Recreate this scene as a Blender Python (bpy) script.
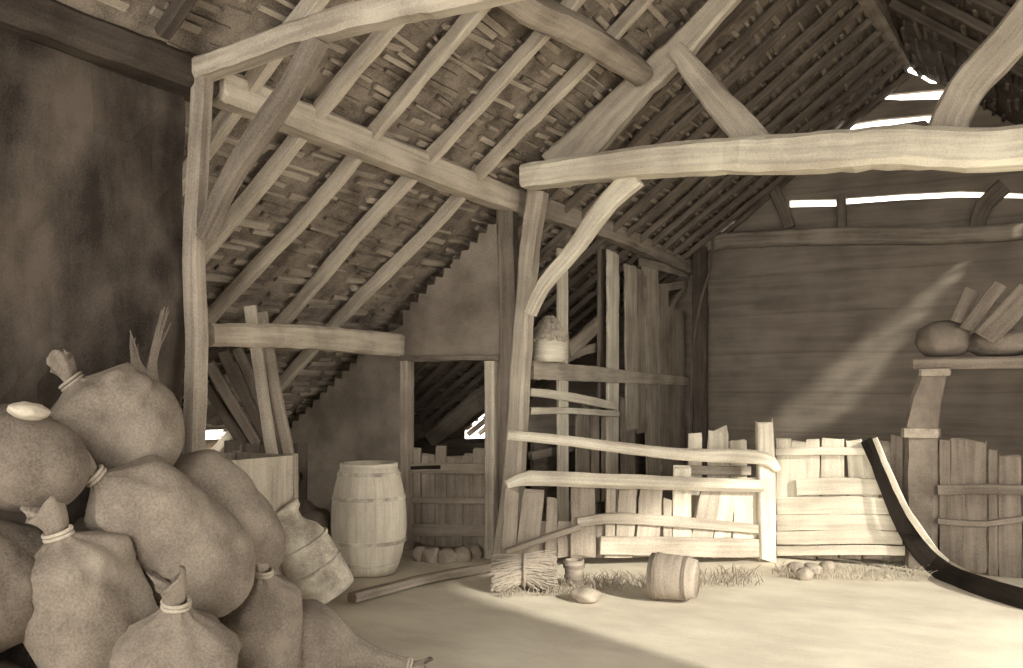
import bpy, bmesh, math, random
from mathutils import Vector, noise
C = bpy.context.scene
for o in list(bpy.data.objects): bpy.data.objects.remove(o)

# ------------------------------------------------------------------ camera
YAW = math.radians(29); FPX = 900.0; EYE = 1.6; HOR = 390.0
cam_d = bpy.data.cameras.new('camera'); cam = bpy.data.objects.new('camera', cam_d)
C.collection.objects.link(cam); C.camera = cam
cam.location = (0, 0, EYE); cam.rotation_euler = (math.pi/2, 0, YAW)
cam_d.sensor_width = 36; cam_d.lens = 36*FPX/1023; cam_d.shift_y = (HOR-334)/1023
cam_d.clip_start = .05; cam_d.clip_end = 200
# ------------------------------------------------------------------ world, sun, exposure
w = bpy.data.worlds.new('sky'); C.world = w; w.use_nodes = True
bg = w.node_tree.nodes['Background']
bg.inputs[0].default_value = (1.0, .95, .85, 1); bg.inputs[1].default_value = 3.0
SUN = Vector((-.92, .39, -.45)).normalized()
sd = bpy.data.lights.new('sun', 'SUN'); sun = bpy.data.objects.new('sun', sd); C.collection.objects.link(sun)
sun.rotation_euler = SUN.to_track_quat('-Z', 'Y').to_euler(); sun.location = (9, -3, 8)
sd.energy = 2.7; sd.angle = math.radians(1.9); sd.color = (1, .95, .80)
C.view_settings.view_transform = 'Standard'; C.view_settings.look = 'None'
C.view_settings.gamma = 1; C.view_settings.use_curve_mapping = False
C.view_settings.exposure = 1.0
try:
    C.cycles.max_bounces = 10; C.cycles.diffuse_bounces = 8
except Exception: pass

# ------------------------------------------------------------------ geometry of the view
F = Vector((-math.sin(YAW), math.cos(YAW), 0)); R = Vector((math.cos(YAW), math.sin(YAW), 0)); Z = Vector((0, 0, 1))
CAM = Vector((0, 0, EYE))
def ray(px, py): return F + R*((px-511.5)/FPX) + Z*((HOR-py)/FPX)
def at(px, py, d): return CAM + ray(px, py)*d
def hit(px, py, P0, N):
    r = ray(px, py); return CAM + r*((P0-CAM).dot(N)/r.dot(N))
def onX(px, py, x): return hit(px, py, Vector((x, 0, 0)), Vector((1, 0, 0)))
def onY(px, py, y): return hit(px, py, Vector((0, y, 0)), Vector((0, 1, 0)))
def onF(px, py, z=0.0): return hit(px, py, Vector((0, 0, z)), Z)
def depth(p): return (p-CAM).dot(F)
def proj(p):
    d = depth(p); v = p-CAM
    return 511.5+FPX*v.dot(R)/d, HOR-FPX*v.z/d
PT = .78; AX = -4.12; PZ = 3.45; RX = -1.15                       # roof pitch, arcade line, plate height, ridge
RZ = PZ + PT*(RX-AX)
def roofz(x): return PZ+PT*(x-AX) if x < RX else RZ-PT*(x-RX)
RN = Vector((PT, 0, -1)).normalized()                               # inward normal of the left slope
def onR(px, py, off=0.0): return hit(px, py, Vector((AX, 0, PZ))+RN*off, RN)
T1, T2, YF = 3.66, 7.43, 12.8
EX, WX = -7.35, -7.1

# ------------------------------------------------------------------ materials
def lerp(a, b, t): return a+(b-a)*t
MATS = {}
def mat(name, lo, hi, uv=True, stretch=(1.2, 22), scale=6, fine=.5, bump=.35, rough=.9, tint=(1, .80, .665), band=None):
    if name in MATS: return MATS[name]
    m = bpy.data.materials.new(name); m.use_nodes = True; nt = m.node_tree; N = nt.nodes; L = nt.links
    b = N['Principled BSDF']; b.inputs['Roughness'].default_value = rough; b.inputs['Specular IOR Level'].default_value = .12
    tc = N.new('ShaderNodeTexCoord'); mp = N.new('ShaderNodeMapping')
    L.new(tc.outputs['UV' if uv else 'Object'], mp.inputs[0])
    mp.inputs['Scale'].default_value = (stretch[0], stretch[1], stretch[2] if len(stretch) > 2 else 1)
    oi = N.new('ShaderNodeObjectInfo'); sc = N.new('ShaderNodeMath'); sc.operation = 'MULTIPLY'; sc.inputs[1].default_value = 40
    L.new(oi.outputs['Random'], sc.inputs[0]); L.new(sc.outputs[0], mp.inputs['Location'])
    n1 = N.new('ShaderNodeTexNoise'); n1.inputs['Scale'].default_value = 1; n1.inputs['Detail'].default_value = 6; n1.inputs['Roughness'].default_value = .62
    L.new(mp.outputs[0], n1.inputs[0])
    n2 = N.new('ShaderNodeTexNoise'); n2.inputs['Scale'].default_value = scale*.35; n2.inputs['Detail'].default_value = 3
    L.new(tc.outputs['Object'], n2.inputs[0])
    n3 = N.new('ShaderNodeTexNoise'); n3.inputs['Scale'].default_value = 90; n3.inputs['Detail'].default_value = 2
    L.new(tc.outputs['Object'], n3.inputs[0])
    a1 = N.new('ShaderNodeMath'); a1.operation = 'MULTIPLY_ADD'; a1.inputs[1].default_value = .5
    L.new(n1.outputs[0], a1.inputs[0])
    m2 = N.new('ShaderNodeMath'); m2.operation = 'MULTIPLY'; m2.inputs[1].default_value = .5; L.new(n2.outputs[0], m2.inputs[0]); L.new(m2.outputs[0], a1.inputs[2])
    a3 = N.new('ShaderNodeMath'); a3.operation = 'MULTIPLY_ADD'; a3.inputs[1].default_value = fine*.5; a3.inputs[2].default_value = -fine*.25
    L.new(n3.outputs[0], a3.inputs[0])
    ad = N.new('ShaderNodeMath'); ad.operation = 'ADD'; L.new(a1.outputs[0], ad.inputs[0]); L.new(a3.outputs[0], ad.inputs[1])
    out = ad.outputs[0]
    if band:                                                    # (axis, period, depth, distortion): seams between boards or courses
        wv = N.new('ShaderNodeTexWave'); wv.wave_type = 'BANDS'; wv.bands_direction = band[0]; wv.wave_profile = 'SAW'
        wv.inputs['Scale'].default_value = .314/band[1]; wv.inputs['Distortion'].default_value = band[3]; wv.inputs['Detail'].default_value = 1
        L.new(tc.outputs['UV' if uv else 'Object'], wv.inputs[0])
        gt = N.new('ShaderNodeMapRange'); gt.inputs[1].default_value = 0; gt.inputs[2].default_value = .09; gt.inputs[3].default_value = -band[2]; gt.inputs[4].default_value = 0
        L.new(wv.outputs[1], gt.inputs[0])
        a4 = N.new('ShaderNodeMath'); a4.operation = 'ADD'; L.new(out, a4.inputs[0]); L.new(gt.outputs[0], a4.inputs[1]); out = a4.outputs[0]
    r = N.new('ShaderNodeValToRGB'); L.new(out, r.inputs[0])
    def col(v): return (v*tint[0], v*(tint[1]+v*.17), v*(tint[2]+v*.14), 1)
    r.color_ramp.elements[0].position = .38; r.color_ramp.elements[0].color = col(lo)
    r.color_ramp.elements[1].position = .62; r.color_ramp.elements[1].color = col(hi)
    L.new(r.outputs[0], b.inputs['Base Color'])
    bp = N.new('ShaderNodeBump'); bp.inputs['Strength'].default_value = bump; bp.inputs['Distance'].default_value = .02
    L.new(out, bp.inputs['Height']); L.new(bp.outputs[0], b.inputs['Normal'])
    MATS[name] = m; return m
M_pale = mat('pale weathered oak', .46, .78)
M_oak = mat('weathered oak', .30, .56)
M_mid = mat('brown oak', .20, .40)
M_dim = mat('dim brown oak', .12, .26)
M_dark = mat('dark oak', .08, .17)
M_shade = mat('shade-darkened oak', .04, .09)  # dark tone paints in the shade of the top left corner
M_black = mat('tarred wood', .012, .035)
M_lath = mat('split laths', .2, .44)
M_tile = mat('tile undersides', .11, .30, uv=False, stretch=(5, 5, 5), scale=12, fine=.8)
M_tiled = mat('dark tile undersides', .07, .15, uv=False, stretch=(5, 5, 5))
M_sack = mat('sacking', .17, .32, uv=False, stretch=(4, 4, 4), scale=9, fine=.7, bump=.5)
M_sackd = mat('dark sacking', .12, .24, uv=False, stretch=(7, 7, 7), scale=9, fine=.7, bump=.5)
M_sackp = mat('pale sacking', .42, .62, uv=False, stretch=(7, 7, 7), scale=9)
M_string = mat('string', .35, .6, uv=False, stretch=(9, 9, 9))
M_floor = mat('trodden earth', .54, .72, uv=False, stretch=(1.5, 3.5, 1), scale=4, fine=.5, bump=.3)
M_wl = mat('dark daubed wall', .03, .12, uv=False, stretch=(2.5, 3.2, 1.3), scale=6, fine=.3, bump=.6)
M_wp = mat('brown plaster', .15, .32, uv=False, stretch=(2, 2, 2), scale=5, fine=.5, bump=.4)
M_wf = mat('dark weatherboarding', .2, .34, uv=False, stretch=(.7, 3, 9), scale=5, fine=.4, band=('Z', .55, .10, .6))
M_barrel = mat('pale barrel staves', .5, .72, band=('X', .075, .14, .3), stretch=(16, 2))
M_iron = mat('rusty iron', .16, .26, uv=False, stretch=(9, 9, 9))
M_churn = mat('pale coated churn', .30, .74, uv=False, stretch=(8, 8, 8), scale=12)
M_stone = mat('rubble stone', .22, .42, uv=False, stretch=(6, 6, 6))
M_pillar = mat('dim pillar stone', .13, .24, uv=False, stretch=(5, 5, 5))
M_straw = mat('straw', .28, .6, uv=False, stretch=(20, 20, 20))
M_strawd = mat('dark straw', .10, .22, uv=False, stretch=(20, 20, 20))

# ------------------------------------------------------------------ building helpers
def tag(o, label=None, cat=None, group=None, kind=None):
    for k, v in (('label', label), ('category', cat), ('group', group), ('kind', kind)):
        if v: o[k] = v
    return o
def thing(name, loc, label, cat, group=None):
    o = bpy.data.objects.new(name, None); C.collection.objects.link(o); o.location = loc
    o.empty_display_size = .1
    return tag(o, label, cat, group)
def new():
    bm = bmesh.new(); bm.loops.layers.uv.new('UVMap'); return bm
def build(name, bm, m, parent=None, smooth=False, recalc=True):
    if recalc: bmesh.ops.recalc_face_normals(bm, faces=bm.faces)
    if parent is not None:
        base = parent.matrix_world.translation if False else Vector(parent.location)
        p = parent.parent
        while p is not None: base = base + Vector(p.location); p = p.parent
        off = Vector((0, 0, 0)); sub = base
    else:
        xs = [v.co for v in bm.verts]
        sub = Vector(((min(v.x for v in xs)+max(v.x for v in xs))/2, (min(v.y for v in xs)+max(v.y for v in xs))/2, min(v.z for v in xs)))
    for v in bm.verts: v.co -= sub
    me = bpy.data.meshes.new(name); bm.to_mesh(me); bm.free()
    for mm in (m if isinstance(m, (list, tuple)) else [m]): me.materials.append(mm)
    if smooth:
        for p in me.polygons: p.use_smooth = True
    o = bpy.data.objects.new(name, me); C.collection.objects.link(o)
    if parent is None: o.location = sub
    else: o.parent = parent
    return o
def cat_rom(pts, n):
    if len(pts) == 2: return [pts[0].lerp(pts[1], i/n) for i in range(n+1)]
    P = [pts[0]*2-pts[1]]+pts+[pts[-1]*2-pts[-2]]; out = []
    for i in range(n+1):
        u = i/n*(len(pts)-1); k = min(int(u), len(pts)-2); t = u-k
        a, b, c, d = P[k:k+4]
        out.append(.5*((2*b)+(c-a)*t+(2*a-5*b+4*c-d)*t*t+(3*b-a-3*c+d)*t**3))
    return out
def li(v, t):
    if not isinstance(v, (list, tuple)): return v
    u = t*(len(v)-1); k = min(int(u), len(v)-2) if len(v) > 1 else 0
    return lerp(v[k], v[k+1], u-k) if len(v) > 1 else v[0]
SEED = [1]
def sweep(bm, pts, W, H, nrm=Z, jit=.06, seg=.16, endj=.0, ch=.16, mi=0):
    """a hewn timber along pts: W across, H along nrm; jittered edges, chamfered arrises"""
    SEED[0] += 1; rnd = random.Random(SEED[0]); uvl = bm.loops.layers.uv[0]
    pts = [Vector(p) for p in pts]
    L = sum((pts[i+1]-pts[i]).length for i in range(len(pts)-1)); n = max(2, int(L/seg)); n = max(n, (len(pts)-1)*2)
    cp = cat_rom(pts, n); rings = []; us = [0.0]
    wj = [rnd.uniform(-1, 1) for _ in range(n+1)]; hj = [rnd.uniform(-1, 1) for _ in range(n+1)]
    for i, p in enumerate(cp):
        t = (cp[min(i+1, n)]-cp[max(i-1, 0)]).normalized()
        s = t.cross(nrm).normalized(); u = s.cross(t).normalized()
        a = li(W, i/n)/2; b = li(H, i/n)/2; c = min(a, b)*ch*2
        p = p + s*wj[i]*jit*a*.5 + u*hj[i]*jit*b*.5
        ring = []
        for (x, y) in ((a-c, -b), (a, -b+c), (a, b-c), (a-c, b), (-a+c, b), (-a, b-c), (-a, -b+c), (-a+c, -b)):
            q = p + s*(x*(1+rnd.uniform(-jit, jit))) + u*(y*(1+rnd.uniform(-jit, jit)))
            if endj and i in (0, n): q += t*rnd.uniform(-endj, endj)
            ring.append(bm.verts.new(q))
        rings.append(ring)
        if i: us.append(us[-1]+(cp[i]-cp[i-1]).length)
    per = [0]
    a = li(W, .5); b = li(H, .5)
    for k in range(8): per.append(per[-1]+(b if k in (1, 5) else a if k in (3, 7) else .02)*.8)
    off = rnd.uniform(0, 9)
    for i in range(n):
        for k in range(8):
            f = bm.faces.new((rings[i][k], rings[i][(k+1) % 8], rings[i+1][(k+1) % 8], rings[i+1][k])); f.material_index = mi
            for lp, (u_, v_) in zip(f.loops, ((us[i], per[k]), (us[i], per[k+1]), (us[i+1], per[k+1]), (us[i+1], per[k]))):
                lp[uvl].uv = (u_+off, v_+off)
    for rg in (rings[0][::-1], rings[-1]):
        f = bm.faces.new(rg); f.material_index = mi
        for lp in f.loops: lp[uvl].uv = (off+lp.vert.co.x*.3, off+lp.vert.co.z)
def timber(name, pts, W, H, m, label=None, cat=None, group=None, nrm=Z, parent=None, **k):
    bm = new(); sweep(bm, pts, W, H, nrm, **k); o = build(name, bm, m, parent)
    return tag(o, label, cat, group)
def box(bm, c, size, rot=0, mi=0, tilt=None):
    c = Vector(c); hx, hy, hz = size[0]/2, size[1]/2, size[2]/2; cs, sn = math.cos(rot), math.sin(rot)
    vs = []
    for z in (-hz, hz):
        for (x, y) in ((-hx, -hy), (hx, -hy), (hx, hy), (-hx, hy)):
            v = Vector((x*cs-y*sn, x*sn+y*cs, z))
            if tilt: v = tilt @ v
            vs.append(bm.verts.new(c+v))
    uvl = bm.loops.layers.uv[0]
    for q in ((0, 3, 2, 1), (4, 5, 6, 7), (0, 1, 5, 4), (1, 2, 6, 5), (2, 3, 7, 6), (3, 0, 4, 7)):
        f = bm.faces.new([vs[i] for i in q]); f.material_index = mi
        for lp in f.loops: d = lp.vert.co-c; lp[uvl].uv = (d.z, d.x+d.y)
def prism(bm, poly, vec, mi=0):
    """polygon (world points) given thickness vec"""
    vec = Vector(vec); a = [bm.verts.new(p) for p in poly]; b = [bm.verts.new(Vector(p)+vec) for p in poly]; n = len(poly)
    uvl = bm.loops.layers.uv[0]
    fs = [bm.faces.new(a), bm.faces.new(b[::-1])]+[bm.faces.new((a[i], b[i], b[(i+1) % n], a[(i+1) % n])) for i in range(n)]
    for f in fs:
        f.material_index = mi
        for lp in f.loops: lp[uvl].uv = (lp.vert.co.x+lp.vert.co.y, lp.vert.co.z)
def lathe(bm, prof, n=48, c=(0, 0, 0), M=None, wob=0.0, cap=True):
    c = Vector(c); uvl = bm.loops.layers.uv[0]; rings = []
    for j, (r, z) in enumerate(prof):
        ring = []
        for k in range(n):
            a = 2*math.pi*k/n; rr = r*(1+wob*noise.noise(Vector((math.cos(a)*2, math.sin(a)*2, z*6+3))))
            v = Vector((rr*math.cos(a), rr*math.sin(a), z))
            ring.append(bm.verts.new(c+(M @ v if M else v)))
        rings.append(ring)
    L = 0
    for j in range(len(prof)-1):
        d = math.hypot(prof[j+1][0]-prof[j][0], prof[j+1][1]-prof[j][1])
        for k in range(n):
            f = bm.faces.new((rings[j][k], rings[j][(k+1) % n], rings[j+1][(k+1) % n], rings[j+1][k]))
            for lp, (u_, v_) in zip(f.loops, ((k, L), (k+1, L), (k+1, L+d), (k, L+d))): lp[uvl].uv = (u_/n*1.875, v_)
        L += d
    if cap: bm.faces.new(rings[0][::-1]); bm.faces.new(rings[-1])
def inpoly(x, y, P):
    c = False; j = len(P)-1
    for i in range(len(P)):
        if (P[i][1] > y) != (P[j][1] > y) and x < (P[j][0]-P[i][0])*(y-P[i][1])/(P[j][1]-P[i][1])+P[i][0]: c = not c
        j = i
    return c
ORD = ['first', 'second', 'third', 'fourth', 'fifth', 'sixth', 'seventh', 'eighth', 'ninth', 'tenth', 'eleventh', 'twelfth', 'thirteenth', 'fourteenth', 'fifteenth']

# ------------------------------------------------------------------ floor
bm = new(); nx, ny = 90, 110; g = []
for i in range(nx+1):
    row = []
    for j in range(ny+1):
        x = lerp(-9, 7, i/nx); y = lerp(-3, 17, j/ny)
        row.append(bm.verts.new((x, y, -.012+.012*noise.noise(Vector((x*1.3, y*1.3, 0))))))
    g.append(row)
for i in range(nx):
    for j in range(ny): bm.faces.new((g[i][j], g[i+1][j], g[i+1][j+1], g[i][j+1]))
tag(build('floor', bm, M_floor, smooth=True), kind='structure')

# ------------------------------------------------------------------ roof slopes: tiles seen from below, laid on laths
HOLE_W = [(206, 432), (229, 432), (229, 448), (206, 448)]
HOLE_L = [(489, 408), (489, 437), (467, 437)]
def slope(name, x0, x1, y0, y1, mats, holes, cell, lathgap, seed):
    rnd = random.Random(seed); bm = new(); sgn = 1 if x1 > x0 else -1
    S = math.hypot(1, PT); ns = int(abs(x1-x0)*S/cell); ny = int((y1-y0)/cell); V = {}
    nn = Vector((-PT, 0, 1)).normalized() if sgn > 0 else Vector((PT, 0, 1)).normalized()
    def vert(i, j, up):
        k = (i, j, up)
        if k not in V:
            x = lerp(x0, x1, i/ns); p = Vector((x, lerp(y0, y1, j/ny), roofz(x)))
            V[k] = bm.verts.new(p+nn*(.05 if up == 0 else .10)+nn*rnd.uniform(-.006, .006)*(up == 0))
        return V[k]
    for i in range(ns):
        for j in range(ny):
            x = lerp(x0, x1, (i+.5)/ns); p = Vector((x, lerp(y0, y1, (j+.5)/ny), roofz(x)))
            if holes(p): continue
            bm.faces.new((vert(i, j, 0), vert(i+1, j, 0), vert(i+1, j+1, 0), vert(i, j+1, 0)))
            bm.faces.new((vert(i, j, 1), vert(i, j+1, 1), vert(i+1, j+1, 1), vert(i+1, j, 1)))
    if lathgap:
        n = int(abs(x1-x0)*S/lathgap)
        sd_ = Vector((1, 0, PT*sgn)).normalized()
        for i in range(n):
            y = y0+rnd.uniform(0, .3)
            while y < y1:
                l = rnd.uniform(.1, .5)
                x = lerp(x0, x1, (i+rnd.uniform(.2, .8))/n)
                if rnd.random() < .86:
                    dx = rnd.uniform(-.02, .02); a = Vector((x, y, roofz(x))); x2 = x+dx; b = Vector((x2, min(y+l, y1), roofz(x2)))
                    if not holes(a) and not holes(b) and not holes((a+b)/2):
                        wd = rnd.uniform(.018, .055); th = rnd.uniform(.016, .036)
                        c = nn*.045
                        q = [a-sd_*wd/2+c, b-sd_*wd/2+c, b+sd_*wd/2+c, a+sd_*wd/2+c]
                        prism(bm, q, nn*-th, mi=1 if rnd.random() < .62 else 0)
                y += l+rnd.uniform(.0, .16)
    return tag(build(name, bm, mats, recalc=False), kind='structure')
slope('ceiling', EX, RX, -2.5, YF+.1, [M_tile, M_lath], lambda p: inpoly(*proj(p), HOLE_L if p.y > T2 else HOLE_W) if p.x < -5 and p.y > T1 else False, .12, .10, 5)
# unseen gap added in the right-hand slope, shaped to let a bar of sunlight on to the end wall
bar = [(1010, 226), (986, 240), (880, 325), (779, 412), (770, 434), (832, 428), (869, 392), (900, 352), (954, 288)]
BAR = []
for (px, py) in bar:
    q = onY(px, py, YF-.08); BAR.append(q)
def bar_poly():
    out = []
    for q in BAR:
        n = Vector((-PT, 0, -1)); t = (Vector((RX, 0, RZ+.07))-q).dot(n)/((-SUN).dot(n)); out.append(q-SUN*t)
    return [(p.x, p.y) for p in out]
BP = bar_poly(); HR = random.Random(99)
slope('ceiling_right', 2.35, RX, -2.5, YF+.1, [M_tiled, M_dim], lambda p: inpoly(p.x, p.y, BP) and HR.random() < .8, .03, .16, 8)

# ------------------------------------------------------------------ walls
def st(name, bm, m): return tag(build(name, bm, m), kind='structure')
# near left wall, daubed, lumpy
bm = new(); n1, n2 = 60, 36; V = []
for i in range(n1+1):
    r_ = []
    for j in range(n2+1):
        y = lerp(-2.5, T1+.02, i/n1); z = lerp(-.05, 3.32, j/n2)
        r_.append(bm.verts.new((AX-.1+.07*noise.noise(Vector((y*1.6, z*1.6, 4)))+.02*noise.noise(Vector((y*7, z*7, 1))), y, z)))
    V.append(r_)
for i in range(n1):
    for j in range(n2): bm.faces.new((V[i][j], V[i+1][j], V[i+1][j+1], V[i][j+1]))
bk = [bm.verts.new(p) for p in ((AX-.35, -2.5, -.05), (AX-.35, T1+.02, -.05), (AX-.35, T1+.02, 3.32), (AX-.35, -2.5, 3.32))]
bm.faces.new(bk)
bm.faces.new([V[n1][j] for j in range(n2+1)]+[bk[2], bk[1]])
bm.faces.new([V[i][n2] for i in range(n1+1)]+[bk[2], bk[3]])
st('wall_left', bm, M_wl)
# low outer wall of the aisle with a small unglazed light
bm = new()
WA = onX(200, 432, WX); WB = onX(234, 446, WX)
ya, yb = WA.y, WB.y; zt = WA.z; zb = WB.z
box(bm, (WX-.1, (T1-1+ya)/2, .5), (.2, ya-T1+1, 1.25)); box(bm, (WX-.1, (yb+T2)/2, .5), (.2, T2-yb, 1.25)); yh0 = onX(465, 430, WX).y; box(bm, (WX-.1, (T2+yh0)/2, .5), (.2, yh0-T2, 1.25)); box(bm, (WX-.1, (yh0+YF)/2, .3), (.2, YF-yh0, .9))
box(bm, (WX-.1, (ya+yb)/2, .3), (.2, yb-ya, .8))
st('wall_aisle', bm, M_wp)
# far end wall
bm = new()
def strip(pts_top, pts_bot, y=YF, th=.09):
    T = [onY(px, py, y) for px, py in pts_top]; B = [onY(px, py, y) for px, py in pts_bot]
    poly = T+B[::-1]
    prism(bm, poly, (0, th, 0))
def lx(z): return (z-PZ)/PT+AX         # left slope x at height z
def rx(z): return RX+(RZ-z)/PT
def zy(px, py): return onY(px, py, YF)
# strips run right under both slopes; edges are the ragged boards of the photograph
def strip_w(top, bot):
    def edge(e):
        pts = [zy(*p) for p in e]
        l = pts[0].copy(); r = pts[-1].copy()
        L_ = Vector((min(lx(l.z)-.05, l.x-.05), YF, l.z)); R_ = Vector((max(rx(r.z)+.02, r.x+.01), YF, r.z))
        return [L_]+pts+[R_]
    t = edge(top); b = edge(bot)
    prism(bm, t+b[::-1], (0, .09, 0))
gz = zy(840, 206).z
top = [(790, 207), (836, 206), (846, 204), (900, 200), (960, 197), (1023, 198)]
low = [zy(*p) for p in top]
prism(bm, [Vector((EX-.1, YF, -.1)), Vector((EX-.1, YF, roofz(EX)+.1)), Vector((lx(low[0].z)-.03, YF, low[0].z))]+low+[Vector((3.1, YF, low[-1].z)), Vector((3.1, YF, -.1))], (0, .09, 0))
strip_w([(828, 135), (870, 128), (925, 120), (935, 128), (1023, 128)], [(790, 200), (836, 199), (846, 198), (900, 194), (960, 191), (1023, 193)])
strip_w([(868, 98), (900, 100), (945, 99), (960, 97)], [(828, 127), (838, 126), (880, 119), (925, 115), (960, 112)])
strip_w([(893, 74), (908, 72), (918, 76), (930, 83), (944, 84)], [(868, 96), (900, 93), (945, 89), (960, 88)])
x = zy(948, 100).x; zb_ = zy(948, 134).z
prism(bm, [Vector((x, YF+.012, zb_)), Vector((x, YF+.012, roofz(x)+.13)), Vector((rx(zb_)+.17, YF+.012, zb_))], (0, .07, 0))
x = zy(789, 200).x; za, zb_ = zy(789, 214).z, zy(789, 188).z
prism(bm, [Vector((x, YF+.012, za)), Vector((x, YF+.012, zb_)), Vector((lx(zb_)-.1, YF+.012, zb_)), Vector((lx(za)-.1, YF+.012, za))], (0, .07, 0))
st('wall_far', bm, M_wf)
bm = new(); prism(bm, [Vector((RX-.25, -2.5, RZ-.12)), Vector((RX, -2.5, RZ+.08)), Vector((RX+.25, -2.5, RZ-.12)), Vector((RX+.3, -2.5, RZ+.02)), Vector((RX, -2.5, RZ+.22)), Vector((RX-.3, -2.5, RZ+.02))], (0, YF+2.6, 0))
st('ceiling_ridge', bm, M_tiled)

# cross wall of the aisle behind the barrel, with its doorway
bm = new(); y = T2
DJ0, DJ1 = onY(403, 400, y).x, onY(494, 400, y).x; DH = onY(450, 361, y).z
def wallpoly(pts): prism(bm, [Vector((x, y, z)) for x, z in pts], (0, .16, 0))
steps = []; x = EX
rnd = random.Random(3)
while x < DJ0-.2:
    z = roofz(x)-.06; steps += [(x, z), (x+.08, z-rnd.uniform(0, .02))]; x += .1
wallpoly([(EX, -.1)]+steps+[(DJ0, roofz(x)-.08), (DJ0, -.1)])
steps = []; x = DJ0
while x < AX-.12:
    z = roofz(x)-.06; steps += [(x, z), (min(x+.08, AX), z-rnd.uniform(0, .02))]; x += .1
wallpoly([(DJ0, DH)]+steps+[(AX-.02, roofz(AX)-.12), (AX-.02, DH)])
wallpoly([(DJ1+.02, DH), (AX-.02, DH), (AX-.02, -.1), (DJ1+.02, -.1)])
st('wall_aisle_cross', bm, M_wp)
# right wall with the tall cart doorway the sun comes through
bm = new()
for (a, b) in ((-2.5, 3.45), (7.6, YF)): box(bm, (2.3, (a+b)/2, 1.6), (.16, b-a, 3.4))
st('wall_right', bm, M_wf)
timber('trim_1', [(2.27, 3.4, 3.3), (2.27, 7.7, 3.3)], .2, .14, M_dim)['kind'] = 'structure'

# ------------------------------------------------------------------ main timbers
g0 = AX
def d_(p): return depth(p)
timber('post', [onY(204, 60, T1), onY(199, 150, T1), onY(194, 250, T1), onY(197, 350, T1), onY(194, 445, T1), Vector((onY(194, 445, T1).x, T1, 0))],
       [.10, .10, .11, .11, .11, .12], .1, M_mid, 'tall oak post behind the sack pile, carrying the near roof truss', 'post', nrm=Vector((0, -1, 0)))
timber('tie_beam', [onY(180, 76, T1), onY(214, 66, T1), onY(300, 35, T1), onY(400, 7, T1), onY(500, -16, T1), Vector((.5, T1, 3.5)), Vector((2.2, T1, 3.3))],
       .14, [.12, .12, .12, .14, .16, .2, .2], M_oak, 'crooked tie beam crossing the top left, above the sack pile', 'beam')
timber('brace', [onY(318, 38, T1), onY(290, 90, T1), onY(255, 140, T1), onY(222, 195, T1), onY(205, 238, T1)], [.11, .125, .12, .10, .08], .1, M_dim,
       'curved knee brace rising from the near post to the top-left tie beam', 'brace', nrm=Vector((0, -1, 0)))
timber('arcade_plate', [onX(212, 85, AX), onX(230, 92, AX), onX(330, 131, AX), onX(430, 170, AX), onX(524, 205, AX)], .2, [.2, .2, .2, .22, .22], M_oak,
       'long pale plate beam running away from the near post to the middle post', 'beam')
timber('arcade_plate', [onX(533, 205, AX), onX(620, 236, AX), onX(688, 268, AX)], .2, [.22, .22, .2], M_mid,
       'farther plate beam above the boarded stall, ending at the end wall', 'beam')
timber('wall_plate', [Vector((AX-.1, -2.4, 3.42)), Vector((AX-.1, 1.5, 3.42)), Vector((AX-.06, T1+.2, 3.42))], .25, .2, M_shade,
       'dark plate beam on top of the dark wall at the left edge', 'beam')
TW = onY(395, 345, T2-.02)
timber('cross_beam', [Vector((AX-.06, T1+.12, onY(205, 333, T1).z)), at(300, 337, 7.0), at(396, 345, 9.1)], [.14, .15, .18], [.135, .18, .235], M_oak,
       'level oak beam from the near post to the plastered cross wall', 'beam')
# middle post and truss
timber('post', [onY(538, 192, T2), onY(530, 250, T2), onY(524, 320, T2), onY(519, 400, T2), onY(514, 480, T2), onF(506, 563)], [.18, .16, .15, .16, .19, .26], .16, M_oak,
       'crooked pale post in the middle carrying the long tie beam', 'post', nrm=Vector((0, -1, 0)))
timber('post', [Vector((AX-.06, T2+.02, 3.3)), Vector((AX-.02, T2+.02, 1.8)), Vector((AX-.04, T2+.02, 0))], .17, .15, M_dim,
       'straight dim post just left of the crooked middle post', 'post', nrm=Vector((0, -1, 0)))
timber('tie_beam', [onY(526, 178, T2-.2), onY(600, 168, T2-.2), onY(700, 158, T2-.2), onY(800, 154, T2-.2), onY(900, 147, T2-.2), onY(1023, 147, T2-.2), Vector((2.2, T2-.2, 3.35))],
       .26, [.2, .22, .26, .29, .29, .28, .26], M_pale, 'massive pale tie beam spanning the barn to the right edge', 'beam')
timber('brace', [onY(636, 176, T2-.15), onY(606, 205, T2-.15), onY(572, 252, T2-.15), onY(545, 283, T2-.15), onY(530, 314, T2-.15)], [.2, .17, .14, .12, .1], .12, M_pale,
       'pale knee brace rising from the middle post to the massive tie beam', 'brace', nrm=Vector((0, -1, 0)))
timber('principal_rafter', [onY(556, 172, T2), onY(598, 130, T2), onY(640, 86, T2), onY(680, 50, T2), onY(716, 10, T2), Vector((RX-.05, T2, RZ-.15))], [.40, .33, .26, .24, .2, .2], .14, M_oak,
       'heavy principal rafter leaning up from the massive tie beam', 'rafter', nrm=Vector((0, -1, 0)))
timber('strut', [onY(676, 50, T2-.05), onY(700, 80, T2-.05), onY(728, 112, T2-.05), onY(762, 150, T2-.05)], [.15, .2, .24, .26], .15, M_oak,
       'raking strut from the heavy principal rafter down to the tie beam', 'strut', nrm=Vector((0, -1, 0)))
timber('strut', [onY(1040, 0, T2-.05), onY(1010, 40, T2-.05), onY(975, 78, T2-.05), onY(957, 105, T2-.05), onY(946, 134, T2-.05)], [.24, .26, .26, .26, .27], .18, M_oak,
       'bent strut rising from the tie beam at the upper right edge', 'strut', nrm=Vector((0, -1, 0)))
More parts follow.
